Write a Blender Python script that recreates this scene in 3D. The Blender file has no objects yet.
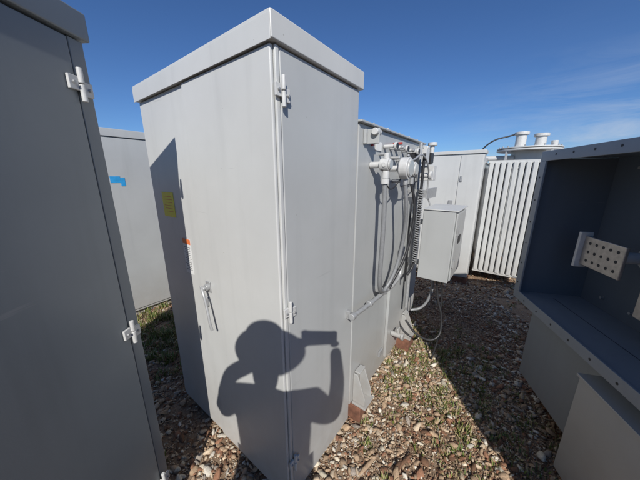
import bpy, bmesh, math, random
import numpy as np
from mathutils import Vector, Matrix
random.seed(7); rng=np.random.default_rng(7)
sc=bpy.context.scene
sc.view_settings.view_transform='Standard'; sc.view_settings.look='None'; sc.view_settings.exposure=0
R=math.radians
SUN_AZ=0.3   # direction the light travels, degrees right of +Y
SUN_EL=35.0
# ---------------------------------------------------------------- materials
def newmat(n):
    m=bpy.data.materials.new(n); m.use_nodes=True
    return m, m.node_tree.nodes, m.node_tree.links, m.node_tree.nodes['Principled BSDF']
def paint(name,col,rough=0.4,dirt=0.25,wave=0.014):
    m,N,L,b=newmat(name)
    geo=N.new('ShaderNodeNewGeometry')
    n1=N.new('ShaderNodeTexNoise'); n1.inputs['Scale'].default_value=1.8; n1.inputs['Detail'].default_value=7; n1.inputs['Roughness'].default_value=.62
    L.new(geo.outputs['Position'],n1.inputs['Vector'])
    mp=N.new('ShaderNodeMapping'); mp.inputs['Scale'].default_value=(14,14,.9); L.new(geo.outputs['Position'],mp.inputs['Vector'])
    n2=N.new('ShaderNodeTexNoise'); n2.inputs['Scale'].default_value=1; n2.inputs['Detail'].default_value=5; L.new(mp.outputs[0],n2.inputs['Vector'])
    r1=N.new('ShaderNodeMapRange'); r1.inputs[1].default_value=.3; r1.inputs[2].default_value=.75; r1.inputs[3].default_value=1.04; r1.inputs[4].default_value=.91; L.new(n1.outputs[0],r1.inputs[0])
    r2=N.new('ShaderNodeMapRange'); r2.inputs[1].default_value=.52; r2.inputs[2].default_value=.85; r2.inputs[3].default_value=1.0; r2.inputs[4].default_value=.90; L.new(n2.outputs[0],r2.inputs[0])
    mu=N.new('ShaderNodeMath'); mu.operation='MULTIPLY'; L.new(r1.outputs[0],mu.inputs[0]); L.new(r2.outputs[0],mu.inputs[1])
    vm=N.new('ShaderNodeVectorMath'); vm.operation='SCALE'; vm.inputs[0].default_value=col; L.new(mu.outputs[0],vm.inputs['Scale'])
    sx=N.new('ShaderNodeSeparateXYZ'); L.new(geo.outputs['Position'],sx.inputs[0])
    rz=N.new('ShaderNodeMapRange'); rz.inputs[1].default_value=.05; rz.inputs[2].default_value=.60; rz.inputs[3].default_value=dirt*1.8; rz.inputs[4].default_value=0; L.new(sx.outputs['Z'],rz.inputs[0])
    n3=N.new('ShaderNodeTexNoise'); n3.inputs['Scale'].default_value=14; n3.inputs['Detail'].default_value=8; n3.inputs['Roughness'].default_value=.7; L.new(geo.outputs['Position'],n3.inputs['Vector'])
    md=N.new('ShaderNodeMath'); md.operation='MULTIPLY'; L.new(rz.outputs[0],md.inputs[0]); L.new(n3.outputs[0],md.inputs[1])
    mx=N.new('ShaderNodeMix'); mx.data_type='RGBA'; mx.inputs['B'].default_value=(.25,.17,.10,1); L.new(vm.outputs[0],mx.inputs['A']); L.new(md.outputs[0],mx.inputs['Factor'])
    v=N.new('ShaderNodeTexVoronoi'); v.inputs['Scale'].default_value=13; L.new(geo.outputs['Position'],v.inputs['Vector'])
    lt=N.new('ShaderNodeMath'); lt.operation='LESS_THAN'; lt.inputs[1].default_value=.03; L.new(v.outputs['Distance'],lt.inputs[0])
    ml=N.new('ShaderNodeMath'); ml.operation='MULTIPLY'; ml.inputs[1].default_value=.45; L.new(lt.outputs[0],ml.inputs[0])
    mx2=N.new('ShaderNodeMix'); mx2.data_type='RGBA'; mx2.inputs['B'].default_value=(.2,.18,.15,1); L.new(mx.outputs['Result'],mx2.inputs['A']); L.new(ml.outputs[0],mx2.inputs['Factor'])
    mp2=N.new('ShaderNodeMapping'); mp2.inputs['Scale'].default_value=(3,3,60); mp2.inputs['Rotation'].default_value=(.5,.3,0); L.new(geo.outputs['Position'],mp2.inputs['Vector'])
    n6=N.new('ShaderNodeTexNoise'); n6.inputs['Scale'].default_value=1; n6.inputs['Detail'].default_value=3; L.new(mp2.outputs[0],n6.inputs['Vector'])
    g6=N.new('ShaderNodeMapRange'); g6.inputs[1].default_value=.72; g6.inputs[2].default_value=.77; g6.inputs[3].default_value=0; g6.inputs[4].default_value=.3; L.new(n6.outputs[0],g6.inputs[0])
    mx3=N.new('ShaderNodeMix'); mx3.data_type='RGBA'; mx3.inputs['B'].default_value=(.3,.3,.3,1); L.new(mx2.outputs['Result'],mx3.inputs['A']); L.new(g6.outputs[0],mx3.inputs['Factor'])
    L.new(mx3.outputs['Result'],b.inputs['Base Color'])
    rr=N.new('ShaderNodeMapRange'); rr.inputs[3].default_value=rough-.08; rr.inputs[4].default_value=rough+.14; L.new(n1.outputs[0],rr.inputs[0]); L.new(rr.outputs[0],b.inputs['Roughness'])
    n4=N.new('ShaderNodeTexNoise'); n4.inputs['Scale'].default_value=2.2; n4.inputs['Detail'].default_value=1; L.new(geo.outputs['Position'],n4.inputs['Vector'])
    n5=N.new('ShaderNodeTexNoise'); n5.inputs['Scale'].default_value=260; L.new(geo.outputs['Position'],n5.inputs['Vector'])
    b1=N.new('ShaderNodeBump'); b1.inputs['Distance'].default_value=wave; b1.inputs['Strength'].default_value=.5; L.new(n4.outputs[0],b1.inputs['Height'])
    b2=N.new('ShaderNodeBump'); b2.inputs['Distance'].default_value=.0005; b2.inputs['Strength'].default_value=.2; L.new(n5.outputs[0],b2.inputs['Height']); L.new(b1.outputs[0],b2.inputs['Normal'])
    L.new(b2.outputs[0],b.inputs['Normal'])
    return m
def simple(name,col,rough=.5,metal=0,var=.15,scale=30):
    m,N,L,b=newmat(name)
    geo=N.new('ShaderNodeNewGeometry'); n=N.new('ShaderNodeTexNoise'); n.inputs['Scale'].default_value=scale; n.inputs['Detail'].default_value=5
    L.new(geo.outputs['Position'],n.inputs['Vector'])
    r=N.new('ShaderNodeMapRange'); r.inputs[1].default_value=.25; r.inputs[2].default_value=.75; r.inputs[3].default_value=1-var; r.inputs[4].default_value=1+var; L.new(n.outputs[0],r.inputs[0])
    vm=N.new('ShaderNodeVectorMath'); vm.operation='SCALE'; vm.inputs[0].default_value=col; L.new(r.outputs[0],vm.inputs['Scale']); L.new(vm.outputs[0],b.inputs['Base Color'])
    b.inputs['Roughness'].default_value=rough; b.inputs['Metallic'].default_value=metal
    return m
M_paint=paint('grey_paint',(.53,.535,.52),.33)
M_side=paint('grey_paint_side_shaded',(.43,.44,.435),.30)  # cabinet grey darkened, weaker light on side faces painted into the colour
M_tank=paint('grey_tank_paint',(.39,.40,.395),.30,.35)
M_left=paint('grey_paint_left_shaded',(.18,.20,.215),.33)  # same grey paint, darkened to put the left cabinet's grazing shade into the colour
M_throat=paint('grey_paint_blue_shade',(.24,.27,.30),.34)  # grey darkened and blued to carry the right unit's shade in its colour
M_inner=paint('throat_paint_inner_shade',(.12,.145,.175),.36)  # darker again: shade of the unlit box interior is painted in
M_hw=simple('galvanised_steel',(.38,.385,.385),.42,.35,.15,60)
M_white=simple('white_enamel',(.52,.52,.505),.35,0,.10,40)
M_black=simple('black_rubber',(.02,.02,.022),.45)
M_gap=simple('gasket_dark',(.03,.03,.032),.7)
M_cond=simple('grey_conduit',(.20,.205,.21),.4,0,.12,80)
M_red=simple('red_plastic',(.4,.05,.04),.4)
M_yel=simple('yellow_label',(.85,.72,.05),.5,0,.05)
M_lab=simple('label_white',(.70,.70,.68),.5,0,.04)
M_org=simple('label_orange',(.72,.17,.04),.5,0,.05)
M_ink=simple('label_ink',(.08,.08,.08),.6)
M_blue=simple('blue_tape',(.03,.30,.62),.5)
M_wood=simple('timber_block',(.17,.075,.045),.85,0,.5,25)
M_cop=simple('tinned_busbar',(.46,.42,.38),.38,.7,.2,40)
M_glass=simple('gauge_face',(.40,.41,.40),.12,0,.03)
M_skin=simple('skin',(.5,.3,.22),.5); M_shirt=simple('shirt',(.05,.08,.16),.8); M_jean=simple('jeans',(.04,.06,.12),.85); M_hat=simple('hat_felt',(.4,.33,.2),.8)
# ---------------------------------------------------------------- helpers
def empty(name,loc,ang=0):
    e=bpy.data.objects.new(name,None); e.location=loc; e.rotation_euler=(0,0,R(ang)); e.empty_display_size=.2
    sc.collection.objects.link(e); return e
def finish(name,bm,mat,par,smooth=False,bevel=0,loc=(0,0,0)):
    me=bpy.data.meshes.new(name); bm.to_mesh(me); bm.free()
    o=bpy.data.objects.new(name,me); sc.collection.objects.link(o); o.location=loc
    if mat: me.materials.append(mat)
    if par: o.parent=par
    if smooth: me.polygons.foreach_set('use_smooth',[True]*len(me.polygons))
    if bevel:
        b=o.modifiers.new('b','BEVEL'); b.width=bevel; b.segments=2; b.limit_method='ANGLE'; b.angle_limit=R(40)
        me.polygons.foreach_set('use_smooth',[True]*len(me.polygons))
        w=o.modifiers.new('w','WEIGHTED_NORMAL'); w.keep_sharp=False
    return o
def addbox(bm,x0,x1,y0,y1,z0,z1):
    vs=[bm.verts.new((x,y,z)) for x in(x0,x1) for y in(y0,y1) for z in(z0,z1)]
    for f in((0,1,3,2),(4,6,7,5),(0,4,5,1),(2,3,7,6),(0,2,6,4),(1,5,7,3)): bm.faces.new([vs[i] for i in f])
def box(name,x0,x1,y0,y1,z0,z1,mat,par,bevel=.003):
    bm=bmesh.new(); addbox(bm,x0,x1,y0,y1,z0,z1); bmesh.ops.recalc_face_normals(bm,faces=bm.faces)
    return finish(name,bm,mat,par,False,bevel)
def boxes(name,lst,mat,par,bevel=.002):
    bm=bmesh.new()
    for b in lst: addbox(bm,*b)
    bmesh.ops.recalc_face_normals(bm,faces=bm.faces)
    return finish(name,bm,mat,par,False,bevel)
def addcyl(bm,p0,p1,r0,r1=None,n=20):
    r1=r0 if r1 is None else r1
    p0=Vector(p0);p1=Vector(p1); d=(p1-p0); q=d.to_track_quat('Z','Y').to_matrix()
    a=[];b=[]
    for i in range(n):
        t=2*math.pi*i/n; v=q@Vector((math.cos(t),math.sin(t),0))
        a.append(bm.verts.new(p0+v*r0)); b.append(bm.verts.new(p1+v*r1))
    for i in range(n): bm.faces.new((a[i],a[(i+1)%n],b[(i+1)%n],b[i]))
    bm.faces.new(a[::-1]); bm.faces.new(b)
def cyls(name,lst,mat,par,bevel=0.0015,n=20):
    bm=bmesh.new()
    for c in lst: addcyl(bm,*c,n=n)
    bmesh.ops.recalc_face_normals(bm,faces=bm.faces)
    return finish(name,bm,mat,par,False,bevel)
def tube(name,pts,r,mat,par,smooth=True):
    cu=bpy.data.curves.new(name,'CURVE'); cu.dimensions='3D'; cu.bevel_depth=r; cu.bevel_resolution=4; cu.resolution_u=10
    sp=cu.splines.new('BEZIER'); sp.bezier_points.add(len(pts)-1)
    for i,p in enumerate(pts):
        bp=sp.bezier_points[i]; bp.co=p; bp.handle_left_type=bp.handle_right_type='AUTO'
    cu.use_fill_caps=True
    o=bpy.data.objects.new(name,cu); sc.collection.objects.link(o); cu.materials.append(mat); o.parent=par; return o
def hinge(name,x,z,par,y=0,s=1.0):
    boxes(name+'_leaves',[(x-.032*s,x-.006,y-.011,y-.002,z-.020,z+.020),(x+.006,x+.034*s,y-.011,y-.002,z-.032,z+.010)],M_white,par,.002)
    cyls(name+'_barrel',[((x,y-.014,z-.050),(x,y-.014,z-.002),.0075),((x,y-.014,z+.002),(x,y-.014,z+.045),.0075)],M_white,par,.002,14)
    cyls(name+'_bolts',[((x-.021*s,y-.011,z),(x-.021*s,y-.018,z),.005),((x+.022*s,y-.011,z-.012),(x+.022*s,y-.018,z-.012),.005)],M_hw,par,.001,6)
# ================================================================= centre transformer
C=(-.15,.90,0)
T=empty('pad_mounted_transformer',C,53)
W=1.10; D=.572; H=2.137; CAP=.078
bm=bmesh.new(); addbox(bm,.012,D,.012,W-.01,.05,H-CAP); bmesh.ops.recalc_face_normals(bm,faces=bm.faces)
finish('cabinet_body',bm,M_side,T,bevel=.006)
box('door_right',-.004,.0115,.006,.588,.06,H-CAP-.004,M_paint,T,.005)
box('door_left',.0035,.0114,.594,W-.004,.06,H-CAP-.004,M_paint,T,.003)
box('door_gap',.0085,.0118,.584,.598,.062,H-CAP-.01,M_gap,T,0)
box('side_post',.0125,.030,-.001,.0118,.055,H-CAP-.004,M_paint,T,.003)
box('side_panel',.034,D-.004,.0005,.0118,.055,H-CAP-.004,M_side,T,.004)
box('cabinet_roof',-.014,D+.016,-.014,W+.012,H-CAP,H,M_paint,T,.005)
box('roof_front_bend',-.0165,-.0142,-.012,W+.010,H-CAP-.004,H-.012,M_paint,T,.001)
box('base_channel',.03,D-.02,.03,W-.03,.0,.05,M_tank,T,.003)
for i,z in enumerate((1.925,1.115,.30)): hinge('hinge_%d'%i,.032,z,T,y=-.001)
cyls('handle_boss',[((-.003,.545,1.085),(-.026,.545,1.085),.018),((-.026,.545,1.085),(-.042,.545,1.085),.011)],M_hw,T,.003)
tube('handle_lever',[(-.040,.560,1.095),(-.046,.535,1.07),(-.050,.505,.99),(-.054,.480,.90),(-.052,.474,.875)],.007,M_hw,T)
boxes('handle_plate',[(-.010,-.0045,.525,.568,1.055,1.115)],M_hw,T,.004)
boxes('padlock_hasp',[(-.018,-.0045,.562,.576,.965,1.02)],M_hw,T,.003)
box('yellow_caution_label',.0012,.003,.835,.975,1.425,1.565,M_yel,T,0)
boxes('yellow_label_print',[(.0004,.001,.855,.955-.012*(i%3),1.54-.017*i,1.5425-.017*i) for i in range(6)],M_org,T,0)
box('warning_label',.0012,.003,.705,.79,1.11,1.315,M_lab,T,0)
boxes('warning_label_header',[(.0004,.001,.705,.79,1.285,1.315)],M_org,T,0)
boxes('warning_label_print',[(.0004,.001,.713+.006*(i%2),.782-.01*(i%3),1.265-.011*i,1.2675-.011*i) for i in range(13)],M_ink,T,0)
# ---- tank
TX0,TX1=.60,1.76; TH=1.92
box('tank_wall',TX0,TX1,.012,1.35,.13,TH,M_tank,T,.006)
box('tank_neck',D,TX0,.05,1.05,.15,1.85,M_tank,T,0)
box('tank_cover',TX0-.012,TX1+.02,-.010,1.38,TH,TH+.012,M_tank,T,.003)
cyls('cover_bolts',[((x,.004,TH+.012),(x,.004,TH+.020),.006) for x in np.arange(.75,1.75,.2)],M_hw,T,0,6)
boxes('tank_stiffener',[(1.16,1.172,-.010,.011,.16,.80)],M_tank,T,.002)
boxes('base_skid',[(TX0+.02,TX1-.02,.03,.11,.05,.128),(TX0+.02,TX1-.02,1.2,1.28,.05,.128)],M_tank,T,.004)
def lug(name,x,z):
    boxes(name,[(x-.006,x+.006,-.070,.011,z-.05,z+.025),(x-.03,x-.0062,-.006,.0112,z-.05,z+.025)],M_tank,T,.004)
    cyls(name+'_hook',[((x-.028,-.052,z+.008),(x+.028,-.052,z+.008),.018)],M_white,T,.004)
lug('lifting_lug_1',.675,1.87); lug('lifting_lug_2',1.64,1.87)
def jack(name,x):
    bm=bmesh.new()
    for xx in (x-.05,x+.045):
        pts=[(0.011,.14),(0.011,.36),(-.02,.36),(-.08,.20),(-.08,.14)]
        a=[bm.verts.new((xx,p[0],p[1])) for p in pts]; b=[bm.verts.new((xx+.010,p[0],p[1])) for p in pts]
        bm.faces.new(a); bm.faces.new(b[::-1])
        for i in range(5): bm.faces.new((a[i],b[i],b[(i+1)%5],a[(i+1)%5]))
    addbox(bm,x-.065,x+.07,-.095,.010,.124,.139); addbox(bm,x-.038,x+.043,-.032,.008,.362,.374)
    bmesh.ops.recalc_face_normals(bm,faces=bm.faces); finish(name,bm,M_tank,T,bevel=.003)
jack('jacking_pad_1',.69); jack('jacking_pad_2',1.62)
box('timber_block_1',.62,.76,-.06,.25,.0,.123,M_wood,T,.006)
box('timber_block_2',1.54,1.70,-.09,.25,.0,.123,M_wood,T,.006)
tube('horizontal_conduit',[(.50,-.04,.875),(.62,-.045,.87),(.9,-.05,.865),(1.15,-.05,.865),(1.235,-.05,.90),(1.26,-.05,1.0),(1.27,-.05,1.12)],.014,M_hw,T)
cyls('conduit_fittings',[((.49,-.04,.875),(.525,-.04,.874),.021),((.70,-.046,.868),(.735,-.047,.868),.020),((1.06,-.05,.865),(1.10,-.05,.865),.020)],M_hw,T,.003,10)
boxes('conduit_strap',[(.50,.52,-.025,.0,.85,.90),(.93,.95,-.065,.011,.845,.885)],M_hw,T,.002)
def head(name,x,y,z,r):
    cyls(name+'_body',[((x,.01,z),(x,y+.03,z),.018),((x,y+.03,z),(x,y-.02,z),r),((x,y-.02,z),(x,y-.028,z),r*.82)],M_white,T,.004,28)
    cyls(name+'_dial',[((x,y-.0285,z),(x,y-.031,z),r*.70)],M_glass,T,0,28)
head('valve_head',.745,-.085,1.715,.034)
cyls('valve_neck',[((.745,-.085,1.68),(.745,-.085,1.64),.019),((.745,-.085,1.64),(.745,-.085,1.61),.024),((.745,-.085,1.745),(.745,-.085,1.775),.016),((.79,-.085,1.715),(.71,-.085,1.715),.014)],M_white,T,.003,12)
head('oil_temperature_gauge',.955,-.13,1.70,.066)
head('liquid_level_gauge',1.20,-.09,1.70,.050)
cyls('gauge_necks',[((.955,-.13,1.64),(.955,-.13,1.60),.014),((1.2,-.09,1.65),(1.2,-.09,1.60),.014)],M_hw,T,.002,12)
cyls('pressure_gauge_row',[((x,.01,1.83),(x,-.06,1.83),.011) for x in (.92,1.02,1.12,1.24,1.36)]+[((x,-.06,1.83),(x,-.075,1.83),.023) for x in (.92,1.12,1.36)],M_white,T,.003,16)
cyls('pressure_gauge_dials',[((x,-.0755,1.83),(x,-.078,1.83),.018) for x in (.92,1.12,1.36)],M_black,T,0,16)
cyls('valve_caps',[((x,-.061,1.83),(x,-.08,1.83),.013) for x in (1.02,1.24)],M_hw,T,.003,8)
cyls('valve_cap_red',[((1.07,.01,1.86),(1.07,-.05,1.86),.009)],M_red,T,.002,8)
cyls('small_unions',[((x,.01,z),(x,-.03-.02*(i%3),z),.008+.004*(i%2)) for i,(x,z) in enumerate([(.86,1.78),(1.05,1.77),(1.15,1.76),(1.30,1.77),(1.42,1.80),(1.33,1.66),(1.45,1.70),(1.1,1.62),(1.3,1.58)])],M_hw,T,.002,8)
boxes('nameplate',[(.80,.88,.006,.0115,1.80,1.85)],M_lab,T,.001)
boxes('red_tag',[(.745,.765,-.001,.0112,1.82,1.85)],M_red,T,.001)
tube('flex_conduit_1',[(.745,-.085,1.61),(.746,-.09,1.45),(.748,-.09,1.25),(.755,-.085,1.08),(.79,-.075,.96),(.86,-.06,.90),(.96,-.052,.87)],.014,M_cond,T)
tube('flex_conduit_2',[(.955,-.13,1.60),(.975,-.14,1.48),(1.02,-.13,1.32),(1.03,-.11,1.15),(.99,-.09,1.0),(.93,-.065,.905),(.87,-.055,.872)],.012,M_cond,T)
tube('flex_conduit_3',[(1.2,-.09,1.60),(1.22,-.12,1.45),(1.2,-.12,1.25),(1.14,-.1,1.05),(1.06,-.07,.93),(1.0,-.06,.87)],.010,M_black,T)
tube('capillary_tube_1',[(.72,-.07,1.70),(.79,-.08,1.60),(.88,-.08,1.58),(.97,-.1,1.64),(1.1,-.09,1.60),(1.35,-.09,1.62)],.004,M_black,T)
tube('capillary_tube_2',[(1.0,-.12,1.78),(1.15,-.10,1.76),(1.35,-.11,1.80),(1.5,-.12,1.7),(1.55,-.12,1.5),(1.58,-.14,1.42)],.006,M_hw,T)
tube('capillary_tube_3',[(1.30,-.05,1.80),(1.33,-.07,1.6),(1.30,-.07,1.3),(1.32,-.07,1.0),(1.36,-.06,.8)],.006,M_black,T)
pts=[(1.42+.015*math.cos(a),-.10+.015*math.sin(a),1.56-.0036*i) for i,a in enumerate(np.arange(0,170*1.2,1.2))]
tube('coiled_sleeve',pts,.0045,M_cond,T)
tube('coiled_sleeve_core',[(1.42,-.10,1.82),(1.42,-.10,1.4),(1.42,-.10,1.1),(1.42,-.09,.92),(1.36,-.07,.86)],.011,M_black,T)
boxes('tap_changer_box',[(1.50,1.60,-.09,.011,1.76,1.86),(1.66,1.75,-.12,.011,1.62,1.74)],M_white,T,.004)
boxes('terminal_bracket',[(1.45,1.75,-.14,-.13,1.48,1.56),(1.45,1.46,-.13,.011,1.49,1.55)],M_hw,T,.002)
boxes('dark_junction',[(1.36,1.44,-.06,.011,1.72,1.82),(1.62,1.70,-.10,.011,1.76,1.84)],M_black,T,.003)
cyls('sampling_valves',[((1.54,.01,1.66),(1.54,-.12,1.66),.020),((1.54,-.12,1.66),(1.54,-.14,1.66),.034),((1.70,-.08,1.75),(1.70,-.08,1.90),.018),((1.70,-.08,1.90),(1.70,-.08,1.925),.036)],M_white,T,.003,18)
cyls('pipe_riser',[((1.48,-.05,.5),(1.48,-.05,1.9),.014)],M_hw,T,.002,14)
box('control_box',1.51,1.96,-.35,-.11,.80,1.39,M_tank,T,.006)
box('control_box_door',1.53,1.94,-.3635,-.3505,.82,1.37,M_tank,T,.004)
box('control_box_drip_shield',1.50,1.97,-.37,-.10,1.391,1.399,M_paint,T,.002)
boxes('control_box_brackets',[(1.55,1.59,-.1098,.0115,.9,.94),(1.55,1.59,-.1098,.0115,1.26,1.30)],M_hw,T,.003)
boxes('control_box_latches',[(1.535,1.555,-.378,-.3638,1.2,1.27),(1.535,1.555,-.378,-.3638,.93,1.0)],M_hw,T,.002)
boxes('control_box_window',[(1.66,1.78,-.3665,-.364,1.105,1.175)],M_black,T,0)
tube('control_cable_black',[(1.6,-.25,.80),(1.6,-.28,.62),(1.57,-.34,.40),(1.50,-.32,.28),(1.42,-.2,.30),(1.40,-.08,.42)],.009,M_black,T)
tube('control_cable_black_2',[(1.66,-.28,.80),(1.67,-.30,.6),(1.62,-.33,.30),(1.55,-.3,.03)],.008,M_black,T)
tube('control_cable_grey',[(1.7,-.2,.80),(1.7,-.2,.6),(1.66,-.14,.45),(1.6,-.06,.42)],.012,M_cond,T)
cyls('drain_valve',[((1.32,.01,.30),(1.32,-.08,.30),.022),((1.32,-.05,.30),(1.32,-.05,.36),.010),((1.295,-.05,.362),(1.345,-.05,.362),.008),((1.32,-.08,.30),(1.32,-.10,.30),.030)],M_tank,T,.003,16)
boxes('ground_pad',[(1.05,1.12,-.002,.0113,.22,.27)],M_hw,T,.002)
box('rear_cabinet',1.80,2.35,.12,1.25,.06,1.90,M_paint,T,.006)
box('rear_cabinet_roof',1.785,2.365,.105,1.265,1.901,1.96,M_paint,T,.004)
# ================================================================= left transformer cabinet
Lc=empty('transformer_cabinet',(-.745,.91,0),85)
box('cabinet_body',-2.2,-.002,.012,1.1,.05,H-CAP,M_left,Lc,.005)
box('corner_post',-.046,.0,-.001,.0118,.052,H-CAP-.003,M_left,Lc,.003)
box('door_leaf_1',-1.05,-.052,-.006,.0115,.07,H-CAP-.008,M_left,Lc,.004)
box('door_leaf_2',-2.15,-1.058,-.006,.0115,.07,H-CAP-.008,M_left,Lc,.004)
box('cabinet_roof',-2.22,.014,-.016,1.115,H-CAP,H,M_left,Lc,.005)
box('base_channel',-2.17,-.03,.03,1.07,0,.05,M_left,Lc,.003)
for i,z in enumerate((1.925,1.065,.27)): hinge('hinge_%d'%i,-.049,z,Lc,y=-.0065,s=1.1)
# ================================================================= left background unit
d1=Vector((math.sin(R(37)),math.cos(R(37)),0)); d2=Vector((-math.cos(R(37)),math.sin(R(37)),0))
def loc(s,t): return Vector(C)+d1*s+d2*t
B=empty('transformer_cabinet',loc(0,2.77),53)
box('cabinet_body',-.5,1.9,.0,1.1,.06,H-.08,M_side,B,.006)
box('door_leaf',-.45,.82,-.010,-.0005,.09,H-.09,M_side,B,.004)
box('door_leaf_b',.83,1.85,-.010,-.0005,.09,H-.09,M_side,B,.004)
box('cabinet_roof',-.52,1.92,-.02,1.12,H-.08,H,M_side,B,.005)
box('base_channel',-.46,1.86,.03,1.05,0,.058,M_tank,B,.003)
boxes('blue_tape',[(.21,.2995,-.0125,-.0105,1.585,1.655),(.30,.34,-.0125,-.0105,1.55,1.64)],M_blue,B,0)
# ================================================================= far unit with radiators
def radiator(par,name,x,y0,y1,z0,z1,count,step):
    bm=bmesh.new(); nf=9; w=(y1-y0)/nf
    for k in range(count):
        xx=x+k*step
        for i in range(nf):
            a=y0+i*w
            prof=[(a+.006,0),(a+w*.25,-.015),(a+w*.75,-.015),(a+w-.006,0),(a+w*.75,.015),(a+w*.25,.015)]
            lo=[bm.verts.new((xx+p[1],p[0],z0+.03)) for p in prof]; hi=[bm.verts.new((xx+p[1],p[0],z1-.03)) for p in prof]
            for j in range(6): bm.faces.new((lo[j],lo[(j+1)%6],hi[(j+1)%6],hi[j]))
            bm.faces.new(lo[::-1]); bm.faces.new(hi)
        addbox(bm,xx-.004,xx+.004,y0,y1,z0,z0+.035); addbox(bm,xx-.004,xx+.004,y0,y1,z1-.035,z1)
    bmesh.ops.recalc_face_normals(bm,faces=bm.faces); finish(name,bm,M_paint,par)
    ym=(y0+y1)/2
    cyls(name+'_headers',[((x+.02,ym,z1-.06),(x+count*step,ym,z1-.06),.04),((x+.02,ym,z0+.06),(x+count*step,ym,z0+.06),.04)],M_paint,par,.003)
F=empty('radiator_transformer',loc(3.7,0),53)
box('front_cabinet',0,.24,-.29,.95,.10,1.97,M_paint,F,.005)
box('front_cabinet_roof',-.02,.26,-.305,.97,1.971,2.02,M_paint,F,.004)
boxes('front_cabinet_doors',[(-.010,-.0005,-.275,.00,.13,1.95),(-.010,-.0005,.01,.9,.13,1.95)],M_paint,F,.003)
boxes('front_cabinet_latch',[(-.02,-.0105,-.05,-.02,1.58,1.66),(-.02,-.0105,.04,.1,1.2,1.3)],M_hw,F,.003)
box('tank_wall',.28,1.7,-.27,.9,.12,1.85,M_tank,F,.005)
box('tank_cover',.26,1.72,-.29,.92,1.851,1.87,M_tank,F,.003)
radiator(F,'radiator_bank',.27,-.98,-.33,.16,1.88,14,.055)
radiator(F,'radiator_bank_far',.27,.95,1.5,.16,1.86,14,.055)
boxes('base_skid',[(.0,1.7,-.2,-.1,.04,.118),(.0,1.7,.7,.8,.04,.118)],M_tank,F,.003)
boxes('timber_block',[(.05,.25,-.05,.2,0,.039)],M_wood,F,.003)
boxes('brick_block',[(-.02,.18,-.30,-.10,.0,.095)],M_wood,F,.003)
G=empty('transformer_with_turret',loc(5.55,-.80),53)
box('tank_wall',0,1.8,-.9,.9,.12,1.80,M_tank,G,.005)
box('tank_cover',-.03,1.83,-.93,.93,1.801,1.83,M_tank,G,.003)
cyls('turret',[((.25,.0,1.83),(.25,.0,2.12),.26),((.25,.0,2.12),(.25,.0,2.15),.50),((.25,.0,2.16),(.25,.0,2.182),.50)],M_paint,G,.004,36)
cyls('turret_bolts',[((.25+.46*math.cos(a),.0+.46*math.sin(a),2.182),(.25+.46*math.cos(a),.0+.46*math.sin(a),2.21),.014) for a in np.arange(0,6.28,.3)],M_hw,G,0,6)
cyls('bushings',[((.2,.14,2.18),(.2,.14,2.42),.085),((.2,.14,2.42),(.2,.14,2.47),.115),((.3,-.16,2.18),(.3,-.16,2.38),.085),((.3,-.16,2.38),(.3,-.16,2.43),.115),((.15,-.35,2.18),(.15,-.35,2.28),.05)],M_white,G,.006,24)
cyls('turret_side_pipe',[((.1,.2,2.0),(.1,.75,2.0),.05),((.1,.75,1.92),(.1,.75,2.08),.08)],M_paint,G,.004,20)
boxes('turret_brackets',[(-.12,-.08,.3,.34,1.83,2.12),(-.12,-.08,-.34,-.3,1.83,2.12),(-.16,-.04,.6,.66,1.83,2.0)],M_hw,G,.003)
tube('turret_cable',[(.1,.90,1.83),(.08,.80,2.08),(.1,.6,2.32),(.18,.3,2.42),(.2,.16,2.46)],.014,M_black,G)
tube('turret_cable_low',[(.1,1.6,1.9),(.05,1.2,1.93),(.05,.9,2.0),(.1,.7,2.05)],.012,M_black,G)
radiator(G,'radiator_bank',.1,.96,1.5,.16,1.76,10,.06)
for (s,t,l,w,h) in ((7.2,1.2,2.2,1.3,1.85),(8.5,-2.5,2.2,1.4,1.8),(4.2,2.8,2.4,1.2,2.0),(3.4,-4.4,2.2,1.2,1.8)):
    E=empty('transformer_cabinet',loc(s,t),53)
    box('cabinet_body',0,l,0,w,.08,h,M_paint,E,.006); box('cabinet_roof',-.03,l+.03,-.03,w+.03,h+.001,h+.08,M_paint,E,.005)
    boxes('doors',[(-.012,-.0008,.03,w/2-.004,.12,h-.03),(-.012,-.0008,w/2+.004,w-.03,.12,h-.03)],M_paint,E,.003)
    boxes('skids',[(.05,l-.05,.1,.2,0,.079),(.05,l-.05,w-.2,w-.1,0,.079)],M_wood,E,.003)
# ================================================================= right unit with open throat
Q=empty('transformer_with_open_terminal_box',(1.475,1.75,0),76)
z0,z1=.775,1.81; xl=-1.7; dp=-.40
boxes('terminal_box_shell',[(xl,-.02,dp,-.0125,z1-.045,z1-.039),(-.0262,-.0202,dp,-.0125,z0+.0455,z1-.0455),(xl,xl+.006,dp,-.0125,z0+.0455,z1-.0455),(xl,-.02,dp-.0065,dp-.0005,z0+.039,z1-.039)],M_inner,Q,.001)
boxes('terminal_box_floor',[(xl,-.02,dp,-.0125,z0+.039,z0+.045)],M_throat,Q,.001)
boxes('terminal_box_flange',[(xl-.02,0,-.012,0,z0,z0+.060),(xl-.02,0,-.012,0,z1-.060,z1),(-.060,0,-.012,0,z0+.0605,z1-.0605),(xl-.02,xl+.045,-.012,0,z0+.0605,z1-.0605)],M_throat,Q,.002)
boxes('flange_edge_return',[(xl-.02,-.001,-.05,-.0125,z0+.001,z0+.007),(-.008,-.002,-.05,-.0125,z0+.0075,z1-.0075),(xl-.02,-.001,-.05,-.0125,z1-.007,z1-.001)],M_throat,Q,.001)
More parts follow.
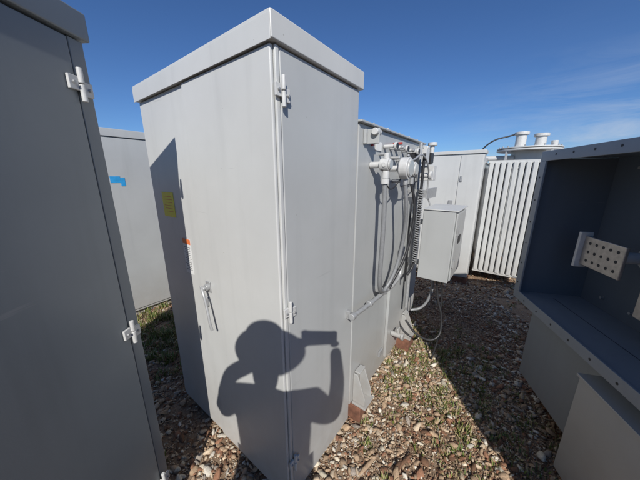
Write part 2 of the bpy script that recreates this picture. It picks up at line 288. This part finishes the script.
hl=[((x,-.003,z0+.026),(x,.0008,z0+.026),.0065) for x in np.arange(-1.65,-.01,.15)]+[((x,-.003,z1-.026),(x,.0008,z1-.026),.0065) for x in np.arange(-1.65,-.01,.15)]+[((-.028,-.003,z),(-.028,.0008,z),.0065) for z in np.arange(z0+.12,z1-.06,.15)]
cyls('flange_bolt_holes',hl,M_gap,Q,0,14)
boxes('inner_floor_seam',[(-1.6,-.10,-.20,-.197,z0+.0455,z0+.0465)],M_gap,Q,0)
def bus(name,x,y,z,L_,Hh):
    bm=bmesh.new(); addbox(bm,x-L_/2,x+L_/2,y-.008,y+.008,z-Hh/2,z+Hh/2); bmesh.ops.recalc_face_normals(bm,faces=bm.faces)
    finish(name+'_plate',bm,M_cop,Q,bevel=.004)
    cyls(name+'_holes',[((x-L_/2+.035+i*.045,y+.0081,z-Hh/2+.035+j*.05),(x-L_/2+.035+i*.045,y+.0088,z-Hh/2+.035+j*.05),.0085) for i in range(int((L_-.03)/.045)) for j in range(3)],M_gap,Q,0,16)
    cyls(name+'_stud',[((x,dp,z),(x,y-.008,z),.03),((x,dp,z),(x,dp+.05,z),.07)],M_white,Q,.003,24)
bus('busbar_flag_1',-.45,-.15,1.235,.26,.17); bus('busbar_flag_2',-1.05,-.15,1.235,.26,.17); bus('busbar_flag_3',-.76,-.20,1.08,.24,.17)
boxes('busbar_edge_plate',[(-.319,-.299,-.18,-.120,1.13,1.34)],M_white,Q,.003)
cyls('interior_bolts',[((x,dp,z),(x,dp+.02,z),.009) for x in (-.2,-.4,-.6) for z in (.9,1.7)],M_hw,Q,.001,6)
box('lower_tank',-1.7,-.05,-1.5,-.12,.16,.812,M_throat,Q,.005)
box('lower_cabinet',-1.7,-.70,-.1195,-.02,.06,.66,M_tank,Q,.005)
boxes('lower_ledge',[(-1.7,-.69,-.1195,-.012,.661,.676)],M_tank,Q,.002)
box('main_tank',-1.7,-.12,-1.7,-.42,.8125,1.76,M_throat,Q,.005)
boxes('base_skid',[(-1.6,-.1,-1.3,-1.2,0,.158),(-1.6,-.1,-.4,-.28,0,.158)],M_wood,Q,.004)
# ================================================================= photographer (behind the camera, casting the shadow)
Pn=empty('photographer',(0,0,0),0)
def skin_obj(name,verts,edges,mat,par,sub=2,root=0):
    me=bpy.data.meshes.new(name); me.from_pydata([v[0] for v in verts],edges,[]); o=bpy.data.objects.new(name,me); sc.collection.objects.link(o)
    m=o.modifiers.new('s','SKIN')
    sv=me.skin_vertices[0].data if me.skin_vertices else None
    if sv:
        for i,v in enumerate(verts):
            r=v[1]; sv[i].radius=(r,r) if not isinstance(r,tuple) else r
            sv[i].use_root=(i==root)
    s=o.modifiers.new('sub','SUBSURF'); s.levels=sub; s.render_levels=sub
    me.materials.append(mat); o.parent=par
    return o
px,py=-.27,-.28
V=[((px,py,.90),(.23,.14)),((px,py,1.10),(.22,.13)),((px,py,1.30),(.24,.14)),((px,py+.01,1.44),(.18,.10)),((px,py+.02,1.52),(.075,.07)),
   ((px-.22,py,1.45),.085),((px-.35,py+.10,1.24),.070),((px-.24,py+.18,1.47),.050),((px+.12,py+.22,1.635),.034),
   ((px+.22,py,1.45),.085),((px+.35,py+.04,1.24),.070),((px+.37,py+.15,1.43),.050),((px+.35,py+.225,1.61),.034)]
E=[(0,1),(1,2),(2,3),(3,4),(3,5),(5,6),(6,7),(7,8),(3,9),(9,10),(10,11),(11,12)]
skin_obj('torso_and_arms',V,E,M_shirt,Pn)
V=[((px,py,.98),(.22,.14)),((px-.11,py,.88),.13),((px-.14,py+.02,.52),.085),((px-.15,py-.02,.12),.06),((px+.11,py,.88),.13),((px+.14,py+.03,.52),.085),((px+.15,py,.12),.06)]
skin_obj('legs',V,[(0,1),(1,2),(2,3),(0,4),(4,5),(5,6)],M_jean,Pn)
for sx in(-1,1):
    skin_obj('boot_%d'%sx,[((px+sx*.15,py-.05,.10),.05),((px+sx*.15,py+.02,.05),.05),((px+sx*.16,py+.16,.04),.04)],[(0,1),(1,2)],M_black,Pn)
skin_obj('head',[((px,py+.02,1.52),.065),((px+.005,py+.03,1.61),(.08,.09)),((px+.01,py+.03,1.69),(.09,.105)),((px+.01,py+.03,1.76),(.08,.09))],[(0,1),(1,2),(2,3)],M_skin,Pn)
cyls('nose_and_ears',[((px+.01,py+.13,1.68),(px+.01,py+.15,1.65),.012,.016),((px-.08,py+.02,1.67),(px-.09,py+.02,1.67),.03),((px+.10,py+.02,1.67),(px+.11,py+.02,1.67),.03)],M_skin,Pn,.004)
hx0=px+.01
cyls('hat',[((hx0,py+.02,1.745),(hx0,py+.02,1.765),.19,.165),((hx0,py+.02,1.765),(hx0,py+.02,1.83),.125,.11),((hx0,py+.02,1.83),(hx0,py+.02,1.865),.11,.06)],M_hat,Pn,.006,36)
for sx,wx,wy,wz in((-1,px+.12,py+.22,1.635),(1,px+.35,py+.225,1.61)):
    hx=-.075 if sx<0 else .075
    skin_obj('palm_%d'%sx,[((wx,wy,wz),.030),((hx,-.045,1.64),(.034,.026))],[(0,1)],M_skin,Pn)
    for k in range(4):
        skin_obj('finger_%d_%d'%(sx,k),[((hx,-.045,1.62+.018*k),.009),((hx+sx*.012,-.022,1.625+.018*k),.008),((hx-sx*.012,-.012,1.625+.018*k),.007)],[(0,1),(1,2)],M_skin,Pn,1)
    skin_obj('thumb_%d'%sx,[((hx,-.05,1.62),.011),((hx-sx*.01,-.052,1.66),.010),((hx-sx*.03,-.048,1.675),.008)],[(0,1),(1,2)],M_skin,Pn,1)
box('phone',-.078,.078,-.030,-.022,1.610,1.690,M_black,Pn,.003)
# ================================================================= ground
m,N,L,b=newmat('dirt'); geo=N.new('ShaderNodeNewGeometry')
n=N.new('ShaderNodeTexNoise'); n.inputs['Scale'].default_value=1.3; n.inputs['Detail'].default_value=12; n.inputs['Roughness'].default_value=.7; L.new(geo.outputs['Position'],n.inputs['Vector'])
v=N.new('ShaderNodeTexVoronoi'); v.inputs['Scale'].default_value=75; L.new(geo.outputs['Position'],v.inputs['Vector'])
cr=N.new('ShaderNodeValToRGB'); e=cr.color_ramp.elements; e[0].color=(.13,.07,.04,1); e[1].color=(.36,.25,.155,1); e[0].position=.35; e[1].position=.7; L.new(n.outputs[0],cr.inputs[0])
cr2=N.new('ShaderNodeValToRGB'); e=cr2.color_ramp.elements; e[0].color=(.20,.12,.07,1); e[1].color=(.46,.36,.25,1); L.new(v.outputs['Color'],cr2.inputs[0])
mx=N.new('ShaderNodeMix'); mx.data_type='RGBA'; mx.inputs['Factor'].default_value=.4; L.new(cr.outputs[0],mx.inputs['A']); L.new(cr2.outputs[0],mx.inputs['B']); L.new(mx.outputs['Result'],b.inputs['Base Color'])
b.inputs['Roughness'].default_value=.95
n9=N.new('ShaderNodeTexNoise'); n9.inputs['Scale'].default_value=45; n9.inputs['Detail'].default_value=10; n9.inputs['Roughness'].default_value=.75; L.new(geo.outputs['Position'],n9.inputs['Vector'])
bp=N.new('ShaderNodeBump'); bp.inputs['Distance'].default_value=.012; bp.inputs['Strength'].default_value=.9; L.new(n9.outputs[0],bp.inputs['Height']); L.new(bp.outputs[0],b.inputs['Normal'])
bm=bmesh.new(); bmesh.ops.create_grid(bm,x_segments=2,y_segments=2,size=400); finish('ground',bm,m,None)
ms,N,L,b=newmat('river_gravel'); at=N.new('ShaderNodeAttribute'); at.attribute_name='Col'; geo=N.new('ShaderNodeNewGeometry')
n=N.new('ShaderNodeTexNoise'); n.inputs['Scale'].default_value=110; n.inputs['Detail'].default_value=6; L.new(geo.outputs['Position'],n.inputs['Vector'])
r=N.new('ShaderNodeMapRange'); r.inputs[1].default_value=.3; r.inputs[2].default_value=.7; r.inputs[3].default_value=.7; r.inputs[4].default_value=1.15; L.new(n.outputs[0],r.inputs[0])
vm=N.new('ShaderNodeVectorMath'); vm.operation='SCALE'; L.new(at.outputs['Color'],vm.inputs[0]); L.new(r.outputs[0],vm.inputs['Scale']); L.new(vm.outputs[0],b.inputs['Base Color']); b.inputs['Roughness'].default_value=.9
def mkvar(sub,nv):
    out=[]
    for k in range(nv):
        bm=bmesh.new(); bmesh.ops.create_icosphere(bm,subdivisions=sub,radius=1)
        vv=np.array([v.co[:] for v in bm.verts]); ff=np.array([[v.index for v in f.verts] for f in bm.faces]); bm.free()
        for q in range(6):
            d=rng.normal(size=3); d/=np.linalg.norm(d); h=.45+.35*rng.random(); pr=vv@d; ex=np.maximum(pr-h,0); vv=vv-ex[:,None]*d
        vv=vv*(1+.09*rng.normal(size=(len(vv),1))); out.append((vv,ff))
    return out
def fill(x0,x1,y0,y1,dens):
    k=int((x1-x0)*(y1-y0)*dens); return np.c_[rng.uniform(x0,x1,k),rng.uniform(y0,y1,k)]
big=np.vstack([fill(-3.0,-.6,.9,4.0,1200),fill(-.6,2.4,.6,3.2,1600),fill(.8,4.2,3.2,6.5,1000),fill(-6,8,-1,11,160)])
small=np.vstack([fill(-3.0,-.6,.9,4.0,3000),fill(-.6,2.4,.6,3.2,5500),fill(.8,4.2,3.2,6.5,1500)])
def patchf(p): return np.sin(p[:,0]*2.3+1+np.sin(p[:,1]*2.9))+np.sin(p[:,1]*3.1+p[:,0]*1.7)+.6*np.sin(p[:,0]*7.1-p[:,1]*5.3)
pal=np.array([[.52,.41,.29],[.60,.53,.41],[.40,.28,.18],[.28,.14,.08],[.33,.28,.23],[.67,.61,.51],[.43,.30,.19],[.17,.09,.05]])
V_=[];F_=[];C_=[];off=0;tot=0
for P0,variants,mu,sg,lo,hi,thr in ((big,mkvar(2,8),-4.5,.40,.006,.026,-.95),(small,mkvar(1,8),-5.2,.35,.003,.010,-9)):
    pt=patchf(P0)+rng.normal(0,.7,len(P0)); k_=pt>thr; P0=P0[k_]; pt=pt[k_]; n_=len(P0); tot+=n_
    size=np.clip(rng.lognormal(mu,sg,n_),lo,hi)
    ci=rng.choice(8,n_,p=[.2,.13,.19,.12,.09,.08,.12,.07]); br=(pt<.1)&(rng.random(n_)<.6); ci[br]=rng.choice([2,3,6,7],br.sum())
    cols=pal[ci]*rng.uniform(.7,1.12,(n_,1))
    for k,(vv,ff) in enumerate(variants):
        idx=np.arange(k,n_,8); m_=len(idx)
        el=np.where(rng.random(m_)<(.2 if lo<.005 else .02),2.6,1.0)
        ang=rng.uniform(0,2*np.pi,m_); ca,sa=np.cos(ang),np.sin(ang); sc3=size[idx,None]*np.c_[rng.uniform(.9,1.6,m_)*el,rng.uniform(.65,1.05,m_)/np.sqrt(el),rng.uniform(.4,.8,m_)/np.sqrt(el)]
        P=vv[None]*sc3[:,None,:]; tl=rng.normal(0,.35,m_)/el
        P[:,:,2]+=P[:,:,0]*tl[:,None]
        X=P[:,:,0]*ca[:,None]-P[:,:,1]*sa[:,None]; Y=P[:,:,0]*sa[:,None]+P[:,:,1]*ca[:,None]
        Z=P[:,:,2]+(size[idx]*rng.uniform(.0,.6,m_)+rng.uniform(0,.005,m_))[:,None]
        A=np.stack([X+P0[idx,0][:,None],Y+P0[idx,1][:,None],Z],-1).reshape(-1,3); V_.append(A)
        F_.append((ff[None]+(np.arange(m_)*len(vv))[:,None,None]+off).reshape(-1,3)); off+=len(A)
        C_.append(np.repeat(cols[idx],len(vv),0))
V_=np.vstack(V_);F_=np.vstack(F_);C_=np.vstack(C_)
me=bpy.data.meshes.new('gravel'); me.vertices.add(len(V_)); me.vertices.foreach_set('co',V_.ravel()); me.loops.add(F_.size); me.loops.foreach_set('vertex_index',F_.ravel().astype(np.int32))
me.polygons.add(len(F_)); me.polygons.foreach_set('loop_start',np.arange(0,F_.size,3,dtype=np.int32)); me.polygons.foreach_set('loop_total',np.full(len(F_),3,dtype=np.int32))
me.update(calc_edges=True)
ca_=me.color_attributes.new('Col','FLOAT_COLOR','POINT'); ca_.data.foreach_set('color',np.c_[C_,np.ones(len(C_))].ravel())
me.materials.append(ms); o=bpy.data.objects.new('gravel',me); sc.collection.objects.link(o)
# grass / weeds
mg,N,L,b=newmat('weed_green'); at=N.new('ShaderNodeAttribute'); at.attribute_name='Col'; L.new(at.outputs['Color'],b.inputs['Base Color']); b.inputs['Roughness'].default_value=.6
vs=[];fs=[];cs=[]
def tuft(x,y,nb,rad,hh,dry=.25):
    for i in range(nb):
        a=random.uniform(0,6.283); rr=rad*math.sqrt(random.random()); bx,by=x+rr*math.cos(a),y+rr*math.sin(a); h=hh*random.uniform(.4,1.1); l=random.uniform(0,1.0)*h
        w=random.uniform(.0015,.0045); dx,dy=math.cos(a+random.uniform(-1,1)),math.sin(a+random.uniform(-1,1)); k=len(vs)
        vs.extend([(bx-dy*w,by+dx*w,.0),(bx+dy*w,by-dx*w,.0),(bx+dx*l*.4-dy*w,by+dy*l*.4+dx*w,h*.65),(bx+dx*l*.4+dy*w,by+dy*l*.4-dx*w,h*.65),(bx+dx*l,by+dy*l,h)])
        fs.extend([(k,k+1,k+3,k+2),(k+2,k+3,k+4)])
        g=random.random(); c=(.09+.07*g,.13+.06*g,.035,1) if random.random()>dry else (.34,.27,.14,1); cs.extend([c]*5)
for i in range(260):
    x=random.gauss(-1.85,.45); y=random.gauss(2.3,.55); tuft(x,y,random.randint(15,50),.06,random.uniform(.03,.09))
for i in range(340):
    x=random.gauss(1.0,.32); y=random.gauss(1.75,.55); tuft(x,y,random.randint(10,40),.045,random.uniform(.018,.045),.45)
for i in range(300):
    x=random.uniform(-3,5); y=random.uniform(.8,7); tuft(x,y,random.randint(6,26),.05,random.uniform(.02,.06),.5)
me=bpy.data.meshes.new('grass'); me.from_pydata(vs,[],fs); ca_=me.color_attributes.new('Col','FLOAT_COLOR','POINT'); ca_.data.foreach_set('color',[c for q in cs for c in q]); me.materials.append(mg)
o=bpy.data.objects.new('grass',me); sc.collection.objects.link(o)
# ================================================================= sky, sun, camera
w=bpy.data.worlds.new('World'); sc.world=w; w.use_nodes=True; N=w.node_tree.nodes; L=w.node_tree.links; bg=N['Background']
sky=N.new('ShaderNodeTexSky'); sky.sky_type='NISHITA'; sky.sun_disc=False; sky.sun_elevation=R(SUN_EL); sky.sun_rotation=R(180+SUN_AZ); sky.air_density=1.05; sky.dust_density=.5; sky.ozone_density=4; sky.altitude=900
tint=N.new('ShaderNodeMix'); tint.data_type='RGBA'; tint.blend_type='MULTIPLY'; tint.inputs['Factor'].default_value=1; tint.inputs['B'].default_value=(.66,.90,1.22,1); L.new(sky.outputs[0],tint.inputs['A'])
tc=N.new('ShaderNodeTexCoord'); mp=N.new('ShaderNodeMapping'); mp.inputs['Scale'].default_value=(1.4,1.9,11); mp.inputs['Rotation'].default_value=(R(8),R(-10),0); L.new(tc.outputs['Generated'],mp.inputs[0])
nz=N.new('ShaderNodeTexNoise'); nz.inputs['Scale'].default_value=2.2; nz.inputs['Detail'].default_value=10; nz.inputs['Roughness'].default_value=.65; nz.inputs['Distortion'].default_value=.5; L.new(mp.outputs[0],nz.inputs['Vector'])
r=N.new('ShaderNodeMapRange'); r.inputs[1].default_value=.40; r.inputs[2].default_value=.80; r.inputs[3].default_value=0; r.inputs[4].default_value=.75; L.new(nz.outputs[0],r.inputs[0])
sx=N.new('ShaderNodeSeparateXYZ'); L.new(tc.outputs['Generated'],sx.inputs[0])
ra=N.new('ShaderNodeMapRange'); ra.inputs[1].default_value=.40; ra.inputs[2].default_value=.75; ra.inputs[3].default_value=0.03; ra.inputs[4].default_value=1; L.new(sx.outputs['X'],ra.inputs[0])
rz=N.new('ShaderNodeMapRange'); rz.inputs[1].default_value=.10; rz.inputs[2].default_value=.32; rz.inputs[3].default_value=1; rz.inputs[4].default_value=.03; L.new(sx.outputs['Z'],rz.inputs[0])
m1=N.new('ShaderNodeMath'); m1.operation='MULTIPLY'; L.new(r.outputs[0],m1.inputs[0]); L.new(ra.outputs[0],m1.inputs[1])
m2=N.new('ShaderNodeMath'); m2.operation='MULTIPLY'; L.new(m1.outputs[0],m2.inputs[0]); L.new(rz.outputs[0],m2.inputs[1])
mx=N.new('ShaderNodeMix'); mx.data_type='RGBA'; mx.inputs['B'].default_value=(6.5,7.4,8.8,1); L.new(tint.outputs['Result'],mx.inputs['A']); L.new(m2.outputs[0],mx.inputs['Factor']); L.new(mx.outputs['Result'],bg.inputs[0]); bg.inputs[1].default_value=.080
sl=bpy.data.lights.new('sun','SUN'); sl.energy=5.0; sl.angle=R(.53); sl.color=(1,.965,.91); so=bpy.data.objects.new('sun',sl); sc.collection.objects.link(so)
dv=Vector((math.sin(R(SUN_AZ))*math.cos(R(SUN_EL)),math.cos(R(SUN_AZ))*math.cos(R(SUN_EL)),-math.sin(R(SUN_EL)))); so.rotation_euler=dv.to_track_quat('-Z','Y').to_euler(); so.location=(0,-5,8)
cd=bpy.data.cameras.new('camera'); cd.sensor_width=36; cd.lens=36*250/640; cd.clip_start=.01; cd.clip_end=1500
co=bpy.data.objects.new('camera',cd); sc.collection.objects.link(co); co.location=(0,0,1.65); co.rotation_euler=(R(90-14.2),0,0); sc.camera=co
print('stones',tot)
